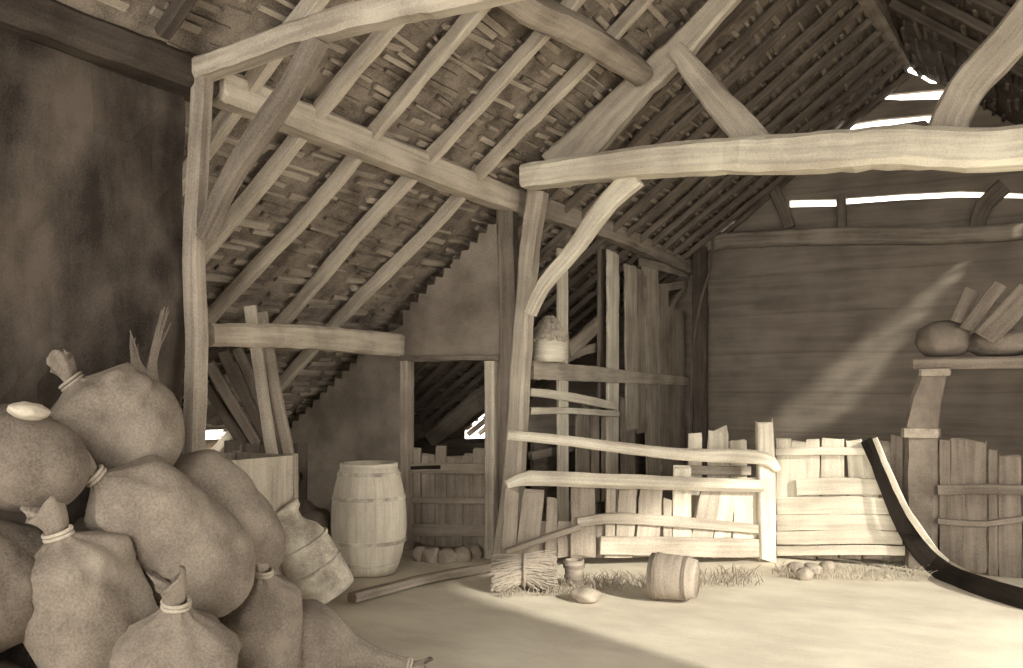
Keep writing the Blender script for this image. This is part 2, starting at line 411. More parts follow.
timber('principal_rafter', [Vector((2.1, T2, 3.4)), Vector((.4, T2, roofz(.4)-.14)), Vector((RX+.05, T2, RZ-.15))], .24, .18, M_dim,
       'dark principal rafter of the right-hand slope behind the bent strut', 'rafter', nrm=Vector((0, -1, 0)))
timber('purlin', [Vector((onR(515, 0, .2).x, T1, onR(515, 0, .2).z)), onR(515, 0, .2), onR(575, 30, .18), onR(640, 72, .14)], [.16, .17, .2, .2], .2, M_mid,
       'short purlin dropping from the top edge into the heavy principal rafter', 'purlin', nrm=RN)
timber('ridge_piece', [onY(845, -40, 9.0), onY(868, 0, 9.8), onY(886, 30, 11.0), onY(903, 61, 12.4)], .15, .12, M_mid,
       'ridge timber running back to the broken top of the end wall', 'ridge')
# rafters of the left slope: five in the near bay, the rest beyond the middle truss
for i, yy in enumerate([4.02, 4.64, 5.22, 5.95, 6.68]):
    rn = random.Random(i+20)
    pts = [Vector((x, yy+rn.uniform(-.035, .035)+.0*x, roofz(x))) + RN*.05 for x in (EX+.02, -6.4, -5.5, -4.6, -3.8, -3.0, -2.2, RX-.05)]
    timber('rafter', pts, .075, .1, M_oak, ORD[i]+' pale rafter from the near post in the tiled slope, near bay', 'rafter', 'rafters of the near bay', nrm=RN, jit=.12, ch=.08)
for i in range(2):
    rn = random.Random(i+60)
    yy = 3.3-.65*i
    pts = [Vector((x, yy, roofz(x)))+RN*.05 for x in (-4.0, -3, RX-.05)]
    timber('rafter', pts, .08, .08, M_shade, ['dark rafter just in front of the top-left tie beam', 'dark rafter nearest the top left corner'][i], 'rafter', 'rafters above the dark wall', nrm=RN, jit=.12)
ys = [7.95, 8.4, 8.85, 9.3, 9.72, 10.15, 10.55, 10.98, 11.4, 11.85, 12.3, 12.68]
for i, yy in enumerate(ys):
    rn = random.Random(i+40); sk = .028*(i+1)
    pts = [Vector((x, min(yy+rn.uniform(-.025, .025)+sk*(x-AX)*.5, YF-.06), roofz(x)))+RN*.04 for x in (EX+.02, -6, -4.6, -3.8, -3.0, -2.2, RX-.05)]
    timber('rafter', pts, .06, .07, M_dim, ORD[i]+' rafter beyond the middle truss, counted towards the end wall', 'rafter', 'rafters of the far bays', nrm=RN, jit=.12, ch=.08)
for i, yy in enumerate([8.2, 8.9, 9.6, 10.3]):
    pts = [Vector((x, yy, roofz(x)-.02)) for x in (2.3, .5, RX+.05)]
    timber('rafter', pts, .09, .09, M_dark, ORD[i]+' dark rafter of the right-hand slope behind the bent strut', 'rafter', 'rafters of the right slope')
# end-wall frame
timber('tie_beam', [onY(690, 248, YF-.12), onY(740, 240, YF-.12), onY(850, 236, YF-.12), onY(1000, 233, YF-.12), Vector((2.2, YF-.12, 3.62))], .16, [.2, .22, .23, .2, .2], M_mid,
       'far tie beam laid across the dark end wall', 'beam')
timber('stud', [onY(841, 196, YF-.06), onY(842, 228, YF-.06)], .12, .1, M_dim, 'short stud between the long slit of light and the far tie beam', 'stud', nrm=Vector((0, -1, 0)))
timber('brace', [onY(752, 165, YF-.1), onY(774, 190, YF-.1), onY(790, 228, YF-.1)], [.2, .17, .14], .1, M_dim, 'faint dark brace in the end wall left of the slit of light', 'brace', nrm=Vector((0, -1, 0)))
timber('brace', [onY(1005, 186, YF-.1), onY(984, 205, YF-.1), onY(976, 230, YF-.1)], [.2, .2, .18], .1, M_dim, 'curved brace in the end wall crossing the slit near the right edge', 'brace', nrm=Vector((0, -1, 0)))
timber('post', [onY(700, 248, YF-.2), onY(700, 340, YF-.2), Vector((onY(700, 340, YF-.2).x, YF-.2, 0))], .2, .16, M_dark, 'dark corner post where the stall meets the end wall', 'post', nrm=Vector((0, -1, 0)))
timber('rope', [onY(712, 232, YF-.4), onY(711, 265, YF-.4), onY(701, 300, YF-.4), onY(693, 350, YF-.4), onY(691, 420, YF-.4), onY(691, 495, YF-.4)], .035, .035, M_dim,
       'thin rope hanging down the dark corner post', 'rope', nrm=Vector((0, -1, 0)), ch=.3)

# ------------------------------------------------------------------ aisle end: props, bin, leaning poles, door
NY = Vector((0, -1, 0)); NX = Vector((1, 0, 0)); NC = -F
def tw(px, d): return px*d/FPX
# bin
bx_, by_ = at(226, 470, 6.35).x, at(226, 470, 6.35).y; BH = 1.13
t = thing('grain_bin', (bx_, by_, 0), 'open-topped wooden grain bin between the near post and the props', 'bin')
ra = math.radians(-2)
def loc(u, v, z): c, s = math.cos(ra), math.sin(ra); return Vector((bx_+u*c-v*s, by_+u*s+v*c, z))
hw, hd = .30, .36
for (u, v, a, b) in ((0, -hd, 2*hw, .03), (0, hd, 2*hw, .03), (-hw, 0, .03, 2*hd), (hw, 0, .03, 2*hd)):
    b_ = new(); box(b_, loc(u, v, BH/2), (a, b, BH), ra); build('side_board', b_, M_oak, t)
b_ = new(); box(b_, loc(0, 0, .15), (2*hw-.03, 2*hd-.03, .03), ra); build('bottom_board', b_, M_dim, t)
b_ = new(); box(b_, loc(hw+.018, -.12, BH-.16), (.006, .07, .08), ra); tag(build('label_plate', b_, M_dim, t), 'small dark plate')
for (u, v) in ((-hw, -hd), (hw, -hd), (hw, hd), (-hw, hd)):
    b_ = new(); sweep(b_, [loc(u, v, 0), loc(u, v, BH+.01)], .05, .05, NY); build('corner_post', b_, M_mid, t)
# plinth and the two props
pp = at(279, 470, 6.95)
t = thing('timber_block', (pp.x, pp.y, 0), 'squared upright timber block under the two leaning props', 'block')
b_ = new(); sweep(b_, [Vector((pp.x, pp.y, 0)), Vector((pp.x, pp.y, 1.06))], .2, .22, NC, jit=.03); build('block', b_, M_oak, t)
timber('prop', [at(272, 457, 6.9), at(264, 400, 6.85), at(256, 345, 6.8), at(250, 306, 6.78)], .085, .07, M_oak, 'left one of two slim props standing on the timber block', 'prop', nrm=NC)
timber('prop', [at(289, 457, 6.98), at(277, 400, 6.9), at(267, 345, 6.85), at(261, 312, 6.82)], .085, .07, M_mid, 'right one of two slim props standing on the timber block', 'prop', nrm=NC)
# dark board screen and leaning dark poles
t0 = at(262, 442, 8.1)
t = thing('board_screen', (t0.x, t0.y, 0), 'low dark board screen behind the props, below the leaning dark poles', 'screen')
A_, B_ = at(232, 441, 8.0), at(300, 443, 8.3)
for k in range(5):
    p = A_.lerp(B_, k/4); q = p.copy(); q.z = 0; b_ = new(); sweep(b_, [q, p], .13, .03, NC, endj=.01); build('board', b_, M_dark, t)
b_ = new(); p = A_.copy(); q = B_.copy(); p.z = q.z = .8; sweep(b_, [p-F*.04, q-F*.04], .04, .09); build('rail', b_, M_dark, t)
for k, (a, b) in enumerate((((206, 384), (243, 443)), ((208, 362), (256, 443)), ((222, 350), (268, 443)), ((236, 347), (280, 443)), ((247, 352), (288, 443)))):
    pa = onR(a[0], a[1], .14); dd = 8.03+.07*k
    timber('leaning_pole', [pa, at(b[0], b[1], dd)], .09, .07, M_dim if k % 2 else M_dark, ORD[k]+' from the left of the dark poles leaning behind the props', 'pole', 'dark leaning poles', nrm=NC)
timber('rafter', [onX(262, 58, AX-.45), onX(240, 86, AX-.5), onX(222, 122, AX-.55), onX(207, 146, AX-.6)], .07, .07, M_oak, 'thin pale stick wedged behind the near brace, beside the near post', 'stick', nrm=NC) if False else None
# door frame and half door
yD = T2-.03
for px0, lab, mm, wd in ((407, 'left', M_mid, .09), (492, 'right', M_oak, .10)):
    p = onY(px0, 361, yD); q = Vector((p.x, yD, 0)); timber('trim_2' if lab == 'left' else 'trim_3', [p, q], wd, .14, mm, nrm=NY)['kind'] = 'structure'
p, q = onY(400, 358, yD), onY(500, 358, yD); timber('trim_4', [p, q], .12, .05, M_dim)['kind'] = 'structure'
yd = T2+.02
d0 = thing('door_1', (onY(448, 540, yd).x, yd, 0), None, None); d0['kind'] = 'structure'
for (x0, x1, yt) in ((413, 421, 448), (422, 435, 455), (436, 446, 447), (447, 463, 457), (464, 473, 455), (474, 488, 449)):
    a = onY((x0+x1)/2, yt, yd+.02); b = Vector((a.x, a.y, .06)); b_ = new()
    sweep(b_, [b, a], (x1-x0)*1.22*depth(a)/FPX, .025, NY, endj=.02); build('board', b_, M_mid, d0)
for yy, hh in ((468, .1), (500, .06), (530, .12)):
    a = onY(411, yy, yd-.02); b = onY(489, yy+1, yd-.02); b_ = new(); sweep(b_, [a, b], .03, hh); build('rail', b_, M_mid, d0)
a = onY(410, 468, yd-.045); b = onY(440, 467, yd-.045); b_ = new(); sweep(b_, [a, b], .015, .035); build('strap_hinge', b_, M_black, d0)
# things seen through the doorway
timber('log', [at(432, 437, 11.6), at(455, 420, 11.3), at(476, 402, 11.0), at(492, 392, 10.8)], [.22, .22, .24, .22], .2, M_mid, 'rough log leaning beyond the half door', 'log', nrm=NC)
tb = at(440, 440, 11.8)
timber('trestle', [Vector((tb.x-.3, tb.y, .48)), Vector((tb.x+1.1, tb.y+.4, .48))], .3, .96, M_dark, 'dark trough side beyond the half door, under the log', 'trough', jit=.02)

# ------------------------------------------------------------------ cobbles at the door, pole on the floor, dark lump
for k, (px, py, r) in enumerate(((421, 556, .075), (433, 557, .09), (447, 558, .09), (461, 557, .085), (474, 554, .075))):
    p = onF(px, py+3); bm = new(); bmesh.ops.create_icosphere(bm, subdivisions=3, radius=1)
    for v in bm.verts:
        s = 1+.25*noise.noise(v.co*1.5+Vector((k*5, 0, 0))); v.co = Vector((v.co.x*r*1.15*s, v.co.y*r*1.2*s, v.co.z*.09*s))+p+Vector((0, 0, .035))
    tag(build('cobblestone', bm, M_stone, smooth=True), ORD[k]+' cobble from the left of the row on the door threshold', 'stone', 'cobbles at the doorway')
timber('pole', [onF(352, 598, .04), onF(420, 580, .04), onF(494, 566, .04)], .09, .07, M_mid, 'long pole lying on the floor from churn to middle post', 'pole')
bm = new(); bmesh.ops.create_icosphere(bm, subdivisions=4, radius=1); p = at(312, 540, 7.9)
for v in bm.verts:
    s = 1+.22*noise.noise(v.co*1.7+Vector((3, 3, 3))); v.co = Vector((v.co.x*.2*s, v.co.y*.2*s, max(v.co.z*.34*s, -.3)))+Vector((p.x, p.y, .29))
tag(build('boulder', bm, M_dark, smooth=True), 'dark rounded boulder between churn and barrel, by the cross wall', 'stone')

# ------------------------------------------------------------------ barrel
b0 = onF(369, 572); b0.z = 0
t = thing('barrel', b0, 'pale open-topped wooden barrel standing before the cross wall', 'barrel')
S_ = depth(b0)/FPX; Hb = 108*S_; Rm = 37.5*S_; Rt = 27.5*S_
def br(u): return Rt+(Rm-Rt)*(1-((u-.48)/.52)**2) if u > .48 else Rt*.98+(Rm-Rt*.98)*(1-((u-.48)/.48)**2)
prof = [(br(u/16), Hb*u/16) for u in range(17)]
prof += [(Rt-.02, Hb), (Rt-.025, Hb-.02), (br(.8)-.03, Hb*.8), (br(.5)-.03, Hb*.5), (br(.1)-.03, .08), (.01, .08)]
bm = new(); lathe(bm, prof, 64, b0, wob=.012); build('staves', bm, M_barrel, t, smooth=True)
for u in (.1, .3, .7, .92):
    bm = new(); r = br(u); z = Hb*u; h = .016
    lathe(bm, [(br(u-.02)+.001, z-h), (br(u-.02)+.008, z-h), (br(u+.02)+.008, z+h), (br(u+.02)+.001, z+h)], 64, b0); build('hoop', bm, M_churn, t, smooth=False)
bm = new(); lathe(bm, [(Rt-.022, Hb-.02), (Rt-.024, Hb+.012), (Rt+.01, Hb+.012), (Rt+.012, Hb-.02)], 64, b0, cap=False); tag(build('rim', bm, M_pale, t, smooth=True), 'pale worn rim')
# ------------------------------------------------------------------ churn, leaning
cb = at(330, 582, 6.55); cb.z = .12; cn = at(281, 512, 6.45)
ax = (cn-cb); Lc = ax.length; rot = Z.rotation_difference(ax.normalized()).to_matrix()
t = thing('milk_churn', Vector((cb.x, cb.y, 0)), 'pale milk churn tilted against the sacks, left of the barrel', 'churn')
R0 = .205
bm = new(); lathe(bm, [(.02, 0), (R0*.96, 0), (R0, .03), (R0*1.02, .25*Lc), (R0*1.02, .5*Lc), (R0*.98, .62*Lc), (R0*.85, .72*Lc), (R0*.6, .8*Lc), (R0*.52, .86*Lc)], 40, cb, rot, wob=.05); build('body', bm, M_churn, t, smooth=True)
bm = new(); lathe(bm, [(R0*.52, .84*Lc), (R0*.54, .93*Lc), (R0*.68, .97*Lc), (R0*.72, 1.03*Lc), (R0*.6, 1.05*Lc), (.02, 1.04*Lc)], 40, cb, rot, wob=.06); build('neck', bm, M_churn, t, smooth=True)
for u in (.6, .33):
    bm = new(); lathe(bm, [(R0*1.0, u*Lc-.012), (R0*1.06, u*Lc-.01), (R0*1.06, u*Lc+.01), (R0*1.0, u*Lc+.012)], 40, cb, rot); build('band', bm, M_churn, t, smooth=True)

# ------------------------------------------------------------------ sacks
def sack(label, neck, bot, Rr, m=M_sack, bend=Vector((0, 0, 0)), seed=0, ears=True, flat=1.0, fall=(.2, .5), lie=False):
    neck = Vector(neck); bot = Vector(bot); L = (bot-neck).length
    base = Vector(((neck.x+bot.x)/2, (neck.y+bot.y)/2, max(0, min(neck.z, bot.z)-Rr*.6)))
    t = thing('sack', base, label, 'sack', 'sacks of the pile')
    ax = (bot-neck).normalized(); s = ax.cross(Vector((.13, -.3, 1)) if abs(ax.z) < .9 else Vector((1, 0, 0))).normalized(); u = ax.cross(s)
    mid = (neck+bot)/2+bend
    def cur(q): return neck*(1-q)**2+mid*2*q*(1-q)+bot*q*q if bend.length else neck.lerp(bot, q)
    bm = new(); n, mseg = 44, 34; rings = []
    for j in range(mseg+1):
        q = 1-(1-j/mseg)**1.15 if j < mseg/2 else j/mseg
        q = j/mseg
        q = .5-.5*math.cos(math.pi*q)
        qq = min(1, q/fall[0]); sm = qq*qq*(3-2*qq)
        r = Rr*(.2+(.72+.08*math.sin(q*3.1))*sm+.1*min(1, q/fall[1]))*max(0.001, 1-q**7)**.5
        c = cur(q); ring = []
        for k in range(n):
            a = 2*math.pi*k/n; dv = s*math.cos(a)*1.0+u*math.sin(a)*flat
            pt = c+dv*r
            nz = noise.noise(pt*2.6+Vector((seed*7, 0, 0)))*.27+noise.noise(pt*7+Vector((0, seed*3, 0)))*.08
            wr = math.sin(a*9+seed)*.10*max(0, 1-q/.3)*(1 if q > .01 else .5)
            rid = -max(0, .16-abs(noise.noise(Vector((q*5, math.cos(a)*1.6, math.sin(a)*1.6+seed)))))*.55
            ring.append(bm.verts.new(c+dv*r*(1+nz+wr+rid)))
        rings.append(ring)
    for j in range(mseg):
        for k in range(n): bm.faces.new((rings[j][k], rings[j][(k+1) % n], rings[j+1][(k+1) % n], rings[j+1][k]))
    bm.faces.new(rings[0][::-1]); bm.faces.new(rings[-1])
    for v in bm.verts: v.co.z = max(v.co.z, .004)
    build('body', bm, m, t, smooth=True)
    if ears:
        bm = new(); rr = Rr*.2; rings = []; ed = (-ax*.6+Z*.9).normalized() if not lie else -ax
        hgt = Rr*.62; side = s if seed % 2 else (s+u).normalized()
        for j in range(9):
            q = j/8; ring = []
            for k in range(22):
                a = 2*math.pi*k/22
                r = rr*(.9+.75*q)*(1+.22*math.sin(a*5+seed)*q)
                ring.append(bm.verts.new(neck+ed*(hgt*q*(1+.25*math.cos(a*2+seed)*q)-Rr*.06)+s*math.cos(a)*r+u*math.sin(a)*r*.55+side*(q*q*.05)))
            rings.append(ring)
        for j in range(8):
            for k in range(22): bm.faces.new((rings[j][k], rings[j][(k+1) % 22], rings[j+1][(k+1) % 22], rings[j+1][k]))
        c = bm.verts.new(neck+ed*hgt*.45)
        for k in range(22): bm.faces.new((rings[8][k], rings[8][(k+1) % 22], c))
        mo = build('gathered_mouth', bm, m, t, smooth=True)
        bm = new(); n2_, m2_ = 28, 8
        for tt in (0, .018):
            rg = []
            for k in range(n2_):
                a = 2*math.pi*k/n2_; cc = neck+(s*math.cos(a)+u*math.sin(a))*(rr*1.12)+ax*(tt-.01)
                o_ = (s*math.cos(a)+u*math.sin(a)); rg.append([bm.verts.new(cc+(o_*math.cos(b)+ax*math.sin(b))*.009) for b in [2*math.pi*i/m2_ for i in range(m2_)]])
            for k in range(n2_):
                for i in range(m2_): bm.faces.new((rg[k][i], rg[(k+1) % n2_][i], rg[(k+1) % n2_][(i+1) % m2_], rg[k][(i+1) % m2_]))
        build('string', bm, M_string, mo, smooth=True)
    return t
sack('sack on top of the pile with its tied mouth pointing up', at(72, 382, 4.25), at(160, 478, 4.4), .245, seed=1, fall=(.14, .4))
sack('large sack lying across the middle of the pile', at(95, 476, 3.95), at(240, 600, 4.35), .215, seed=2, bend=Vector((0, 0, .05)), fall=(.16, .4))
sack('slumped sack at the back right of the pile, beside the bin', at(160, 462, 4.55), at(276, 570, 4.75), .19, seed=3, bend=Vector((.02, 0, .1)))
sack('big bulging sack standing in the lower left of the pile', at(58, 534, 3.75), at(128, 720, 3.95), .245, seed=4, bend=Vector((0, 0, .05)), fall=(.15, .4))
sack('front sack with a knotted mouth at the bottom edge', at(176, 604, 3.7), at(168, 790, 3.9), .235, seed=5, fall=(.22, .5))
sack('short round sack tied at the top, behind the lying sack', at(262, 572, 4.6), at(255, 690, 4.75), .225, seed=6, fall=(.22, .4))
sack('sack lying on the floor with its mouth towards the right', at(408, 666, 4.9), at(252, 625, 4.8), .19, seed=7, bend=Vector((0, 0, -.05)), fall=(.75, .9), lie=True)
sack('dim sack at the left edge below the rolled cloth', at(-50, 440, 3.75), at(88, 478, 3.85), .175, m=M_sackd, seed=8, ears=False, fall=(.1, .3))
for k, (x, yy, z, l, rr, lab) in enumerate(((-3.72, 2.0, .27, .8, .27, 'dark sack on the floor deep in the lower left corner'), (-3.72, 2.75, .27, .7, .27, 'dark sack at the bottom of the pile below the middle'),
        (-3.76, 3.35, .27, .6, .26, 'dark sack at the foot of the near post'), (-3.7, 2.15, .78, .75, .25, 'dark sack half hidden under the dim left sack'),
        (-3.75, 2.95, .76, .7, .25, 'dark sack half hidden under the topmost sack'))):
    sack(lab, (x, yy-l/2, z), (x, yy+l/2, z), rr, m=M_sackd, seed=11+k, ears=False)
bm = new(); bmesh.ops.create_icosphere(bm, subdivisions=4, radius=1); p = at(29, 411, 3.62)
for v in bm.verts:
    s = 1+.12*noise.noise(v.co*2); q = v.co*s; v.co = p+R*q.x*.078+F*q.y*.07+Z*(q.z*.036-q.x*.012)
tag(build('rolled_cloth', bm, M_sackp, smooth=True), 'small pale rolled cloth on the dim left-hand sack', 'cloth')
# wisps of dry grass on the dark wall
def wisps(name, n, fn, m, label, cat, wdt=.012, seed=1, mats=None):
    rnd = random.Random(seed); bm = new()
    for _ in range(n):
        p0, p1, p2 = fn(rnd); L_ = cat_rom([p0, p1, p2], 4)
        w_ = wdt*rnd.uniform(.5, 1.2); sd2 = (p2-p0).cross(F)
        sd2 = sd2.normalized() if sd2.length > 1e-5 else R
        prev = None
        for i, q in enumerate(L_):
            ww = w_*(1-i/5); a, b, c = bm.verts.new(q+sd2*ww), bm.verts.new(q-sd2*ww), bm.verts.new(q-F*ww)
            if prev:
                for (x1, x2) in ((0, 1), (1, 2), (2, 0)):
                    cur_ = (a, b, c); bm.faces.new((prev[x1], prev[x2], cur_[x2], cur_[x1]))
            prev = (a, b, c)
    return tag(build(name, bm, m), label, cat, kind='stuff')
def fw(r):
    k = r.random(); tpx = [134, 168][k > .45]+r.uniform(-4, 4)-(k > .45)*8*r.random(); tpy = ([330, 306][k > .45])+r.uniform(0, 26); mx = [136, 152][k > .45]+r.uniform(-4, 4)
    return onX(148+r.uniform(-6, 12), 392+r.uniform(-14, 20), AX+.03), onX(mx, 362, AX+.08), onX(tpx, tpy, AX+.04)
wisps('dry_grass', 46, fw, M_dim, 'pale dry grass hanging on the dark wall left of the near post', 'grass', .016, 4)

# ------------------------------------------------------------------ stall partition in the arcade line
yA = AX
st_ = thing('stall_partition', onX(620, 390, AX)*1.0, 'tall broken board and rail partition between middle post and end wall', 'partition')
st_.location.z = 0
def xp(px, py, off=0): return onX(px, py, AX+off)
def vp(name, xa, ya_, xb, yb_, wpx, m, th=.03, off=0.0, endj=.02, w2=None):
    a, b = xp(xa, ya_, off), xp(xb, yb_, off)
    sc = lambda p: depth(p)/FPX/abs(Vector((0, 1, 0)).dot(R)-ray(p and proj(p)[0], 390).dot(R)*0)  # width seen obliquely
    def wd(p, w_):
        px, py = proj(p); return abs(onX(px+w_/2, py, AX+off).y-onX(px-w_/2, py, AX+off).y)
    b_ = new(); sweep(b_, [a, b], [wd(a, wpx), wd(b, w2 or wpx)], th, NX, endj=endj); return build(name, b_, m, st_)
def hp(name, pts, h, m, off=.05, th=.04):
    P = [xp(x, y, off) for x, y in pts]; b_ = new(); sweep(b_, P, th, [hh*depth(p)/FPX for hh, p in zip(h, P)] if isinstance(h, list) else h*depth(P[0])/FPX, Z, endj=.01); return build(name, b_, m, st_)
vp('upright', 562, 250, 563, 542, 9, M_pale, .04); vp('upright', 613, 252, 612, 520, 10, M_pale, .04)
vp('upright', 601, 250, 601, 520, 5, M_dim, .04, -.12)
for (xa, ya_, xb, yb_, w_, mm) in ((630, 266, 632, 430, 11, M_oak), (641, 270, 642, 432, 9, M_mid), (650, 268, 655, 505, 15, M_oak), (663, 285, 664, 505, 9, M_mid), (674, 308, 675, 505, 19, M_mid)):
    vp('board', xa, ya_, xb, yb_, w_, mm)
hp('rail', [(532, 370), (580, 373), (640, 378), (688, 381)], [18, 16, 12, 8], M_oak)
hp('rail', [(530, 392), (570, 397), (614, 406)], [8, 9, 8], M_pale, .07)
hp('rail', [(530, 411), (575, 411), (618, 414)], [7, 6, 6], M_pale, .07)
hp('rail', [(625, 290), (660, 288), (686, 284)], [9, 8, 8], M_mid, -.04)
hp('rail', [(630, 398), (660, 396)], [16, 16], M_dim, -.04)
hp('diagonal_brace', [(568, 350), (585, 336), (603, 318)], [16, 16, 14], M_mid, -.15)
hp('diagonal_brace', [(568, 358), (585, 350), (603, 346)], [8, 9, 9], M_mid, -.2)
hp('diagonal_brace', [(530, 456), (560, 450), (600, 442)], [8, 9, 7], M_dim, -.1)
for (x, y0_, w_) in ((579, 414, 6), (586, 406, 6), (595, 401, 7), (605, 412, 6), (625, 398, 9), (632, 408, 5)):
    vp('short_picket', x, y0_, x, 500, w_, M_mid, .025, -.03, .03)
hp('bottom_board', [(532, 475), (600, 465), (686, 452)], [70, 60, 50], M_dark, -.16, .03)
hp('rail', [(640, 262), (665, 268), (688, 274)], [8, 8, 8], M_mid, .0)
hp('diagonal_brace', [(662, 325), (675, 300), (688, 286)], [9, 8, 7], M_mid, -.06)
# basket with a straw hood
P0 = xp(549, 362, .16); sc = depth(P0)/FPX
t = thing('straw_basket', P0, 'pale basket with a ragged straw hood hanging beside the middle post', 'basket')
def bq(u, v, w_=0): return P0+R*(u*sc)+Z*(v*sc)-F*w_
bm = new(); prof = [(.02, 0), (16*sc, 0), (18*sc, 4*sc), (18.5*sc, 14*sc), (17*sc, 26*sc), (15*sc, 26*sc)]
lathe(bm, prof, 32, P0, wob=.05)
build('body', bm, M_pale, t, smooth=True)
for (z0, r0, r1, h) in ((23, 20.5, 15, 9), (30, 17, 11, 8), (37, 12, 5, 9)):
    bm = new(); rnd = random.Random(int(z0)); n = 46; uvl = bm.loops.layers.uv[0]
    for k in range(n):
        a = 2*math.pi*k/n; a2 = a+2*math.pi/n*.9; e = rnd.uniform(-3, 3)
        q = []
        for (aa, rr, zz) in ((a, r0, z0+e), (a2, r0, z0+e), (a2, r1, z0+h), (a, r1, z0+h)): q.append(P0+Vector((math.cos(aa)*rr*sc, math.sin(aa)*rr*sc, zz*sc)))
        prism(bm, q, Vector((math.cos(a), math.sin(a), .5))*-.012)
    build('straw_tier', bm, M_straw, t)

# ------------------------------------------------------------------ fences
FA, FB = Vector((-4.02, 6.98, 0)), Vector((-1.98, 8.6, 0)); FD = (FB-FA).normalized(); FN = Vector((FD.y, -FD.x, 0))
def fh(px, py, off=0.0): return hit(px, py, FA+FN*off, FN)
def fw_(p, wpx):
    px, py = proj(p); return (hit(px+wpx/2, py, p, FN)-hit(px-wpx/2, py, p, FN)).length
t = thing('front_hurdle', (FA+FB)/2, 'low ragged board fence running right from the middle post', 'fence')
def fp(name, xa, ya_, xb, yb_, w_, m, par, off=0.0, th=.028, hitf=fh, wf=fw_, nrm=FN, endj=.015, w2=None):
    a, b = hitf(xa, ya_, off), hitf(xb, yb_, off); b.z = max(b.z, .01); b_ = new()
    sweep(b_, [b, (a+b)/2+nrm*.0, a], [wf(b, w2 or w_), wf(b, w_), wf(a, w_)*.95], th, nrm, endj=endj, jit=.07); return build(name, b_, m, par)
for (xa, ya_, xb, yb_, w_, mm) in ((512, 490, 508, 556, 12, M_mid), (534, 492, 526, 556, 18, M_mid), (552, 500, 550, 556, 9, M_mid), (583, 482, 583, 556, 20, M_mid), (611, 484, 609, 556, 8, M_oak),
        (629, 482, 623, 556, 15, M_oak), (652, 484, 646, 556, 19, M_oak), (667, 500, 668, 556, 7, M_oak), (682, 466, 682, 556, 15, M_pale), (713, 481, 698, 556, 17, M_oak), (728, 486, 720, 556, 13, M_pale), (745, 480, 745, 556, 20, M_pale)):
    fp('board', xa, ya_, xb, yb_, w_*1.22, mm, t, endj=.03)
for (xa, w_) in ((520, 22), (545, 24), (568, 22), (597, 26), (622, 22), (645, 24), (668, 24), (692, 26), (716, 24), (740, 24)):
    fp('back_board', xa, 522, xa, 556, w_, M_mid, t, off=-.04)
def rail(name, pts, h, m, par, off, hitf, th=.05, **k):
    P = [hitf(x, y, off) for x, y in pts]; b_ = new(); sweep(b_, P, th, [hh*depth(p)/FPX for hh, p in zip(h, P)], Z, **k); return build(name, b_, m, par)
tag(rail('top_log', [(506, 484), (530, 478), (580, 480), (640, 482), (700, 484), (762, 486)], [8, 15, 15, 14, 13, 12], M_pale, t, .07, fh, .12, ch=.3), 'stout rounded log along the top')
rail('rail', [(577, 522), (620, 518), (690, 523), (768, 530)], [9, 11, 11, 9], M_oak, t, .04, fh)
rail('rail', [(506, 552), (560, 533), (580, 527)], [6, 6, 6], M_mid, t, .06, fh)
rail('rail', [(600, 545), (700, 547), (768, 548)], [18, 20, 18], M_oak, t, .04, fh)
# long curved pole laid across from the middle post to the stout stake
pk = [fh(507, 435, .14), fh(560, 440, .14), fh(640, 450, .14), fh(692, 455, .13), fh(740, 456, .13), fh(768, 460, .12), fh(777, 470, .1)]
timber('hurdle_pole', pk, [.06]*7, [.085, .09, .10, .11, .13, .12, .07], M_pale, 'long pale bowed pole slung from the middle post to the tall stake', 'pole', ch=.3)
timber('stake', [fh(767, 560, .05), fh(766, 480, .05), fh(764, 422, .05)], [.16, .17, .15], .08, M_pale, 'tall split stake with a jagged top in the sunlit fence', 'stake', nrm=FN, endj=.05)
# gate of three ragged boards behind the bowed pole
GO = FN*-.35
def gh(px, py, off=0.0): return hit(px, py, FA+GO+FN*off, FN)
t = thing('picket_gate', (gh(718, 480)), 'small gate of three ragged pickets behind the bowed pole', 'gate'); t.location.z = 0
for (xa, ya_, w_) in ((695, 437, 12), (718, 430, 18), (738, 441, 15)): fp('picket', xa, ya_, xa, 545, w_*1.15, M_pale, t, hitf=gh, endj=.05)
rail('rail', [(686, 470), (750, 471)], [9, 9], M_oak, t, .04, gh)
# sunlit fence right of the stake
YP = 8.78
def yh_(px, py, off=0.0): return onY(px, py, YP-off)
def yw(p, wpx):
    px, py = proj(p); return abs(onY(px+wpx/2, py, p.y).x-onY(px-wpx/2, py, p.y).x)
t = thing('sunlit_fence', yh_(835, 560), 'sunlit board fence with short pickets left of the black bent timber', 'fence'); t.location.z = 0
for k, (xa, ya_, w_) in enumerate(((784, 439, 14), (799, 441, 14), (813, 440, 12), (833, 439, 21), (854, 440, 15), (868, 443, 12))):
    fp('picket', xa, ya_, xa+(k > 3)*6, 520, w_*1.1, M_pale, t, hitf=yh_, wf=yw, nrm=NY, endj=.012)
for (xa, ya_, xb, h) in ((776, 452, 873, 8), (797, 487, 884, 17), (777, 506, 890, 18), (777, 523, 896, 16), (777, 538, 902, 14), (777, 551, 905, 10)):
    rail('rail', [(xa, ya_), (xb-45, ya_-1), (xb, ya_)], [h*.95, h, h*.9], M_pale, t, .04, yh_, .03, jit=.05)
for k, (x, w_) in enumerate(((786, 20), (806, 18), (828, 20), (851, 22), (873, 18))): fp('back_board', x, 500, x, 558, w_, M_mid, t, off=-.02, hitf=yh_, wf=yw, nrm=NY)
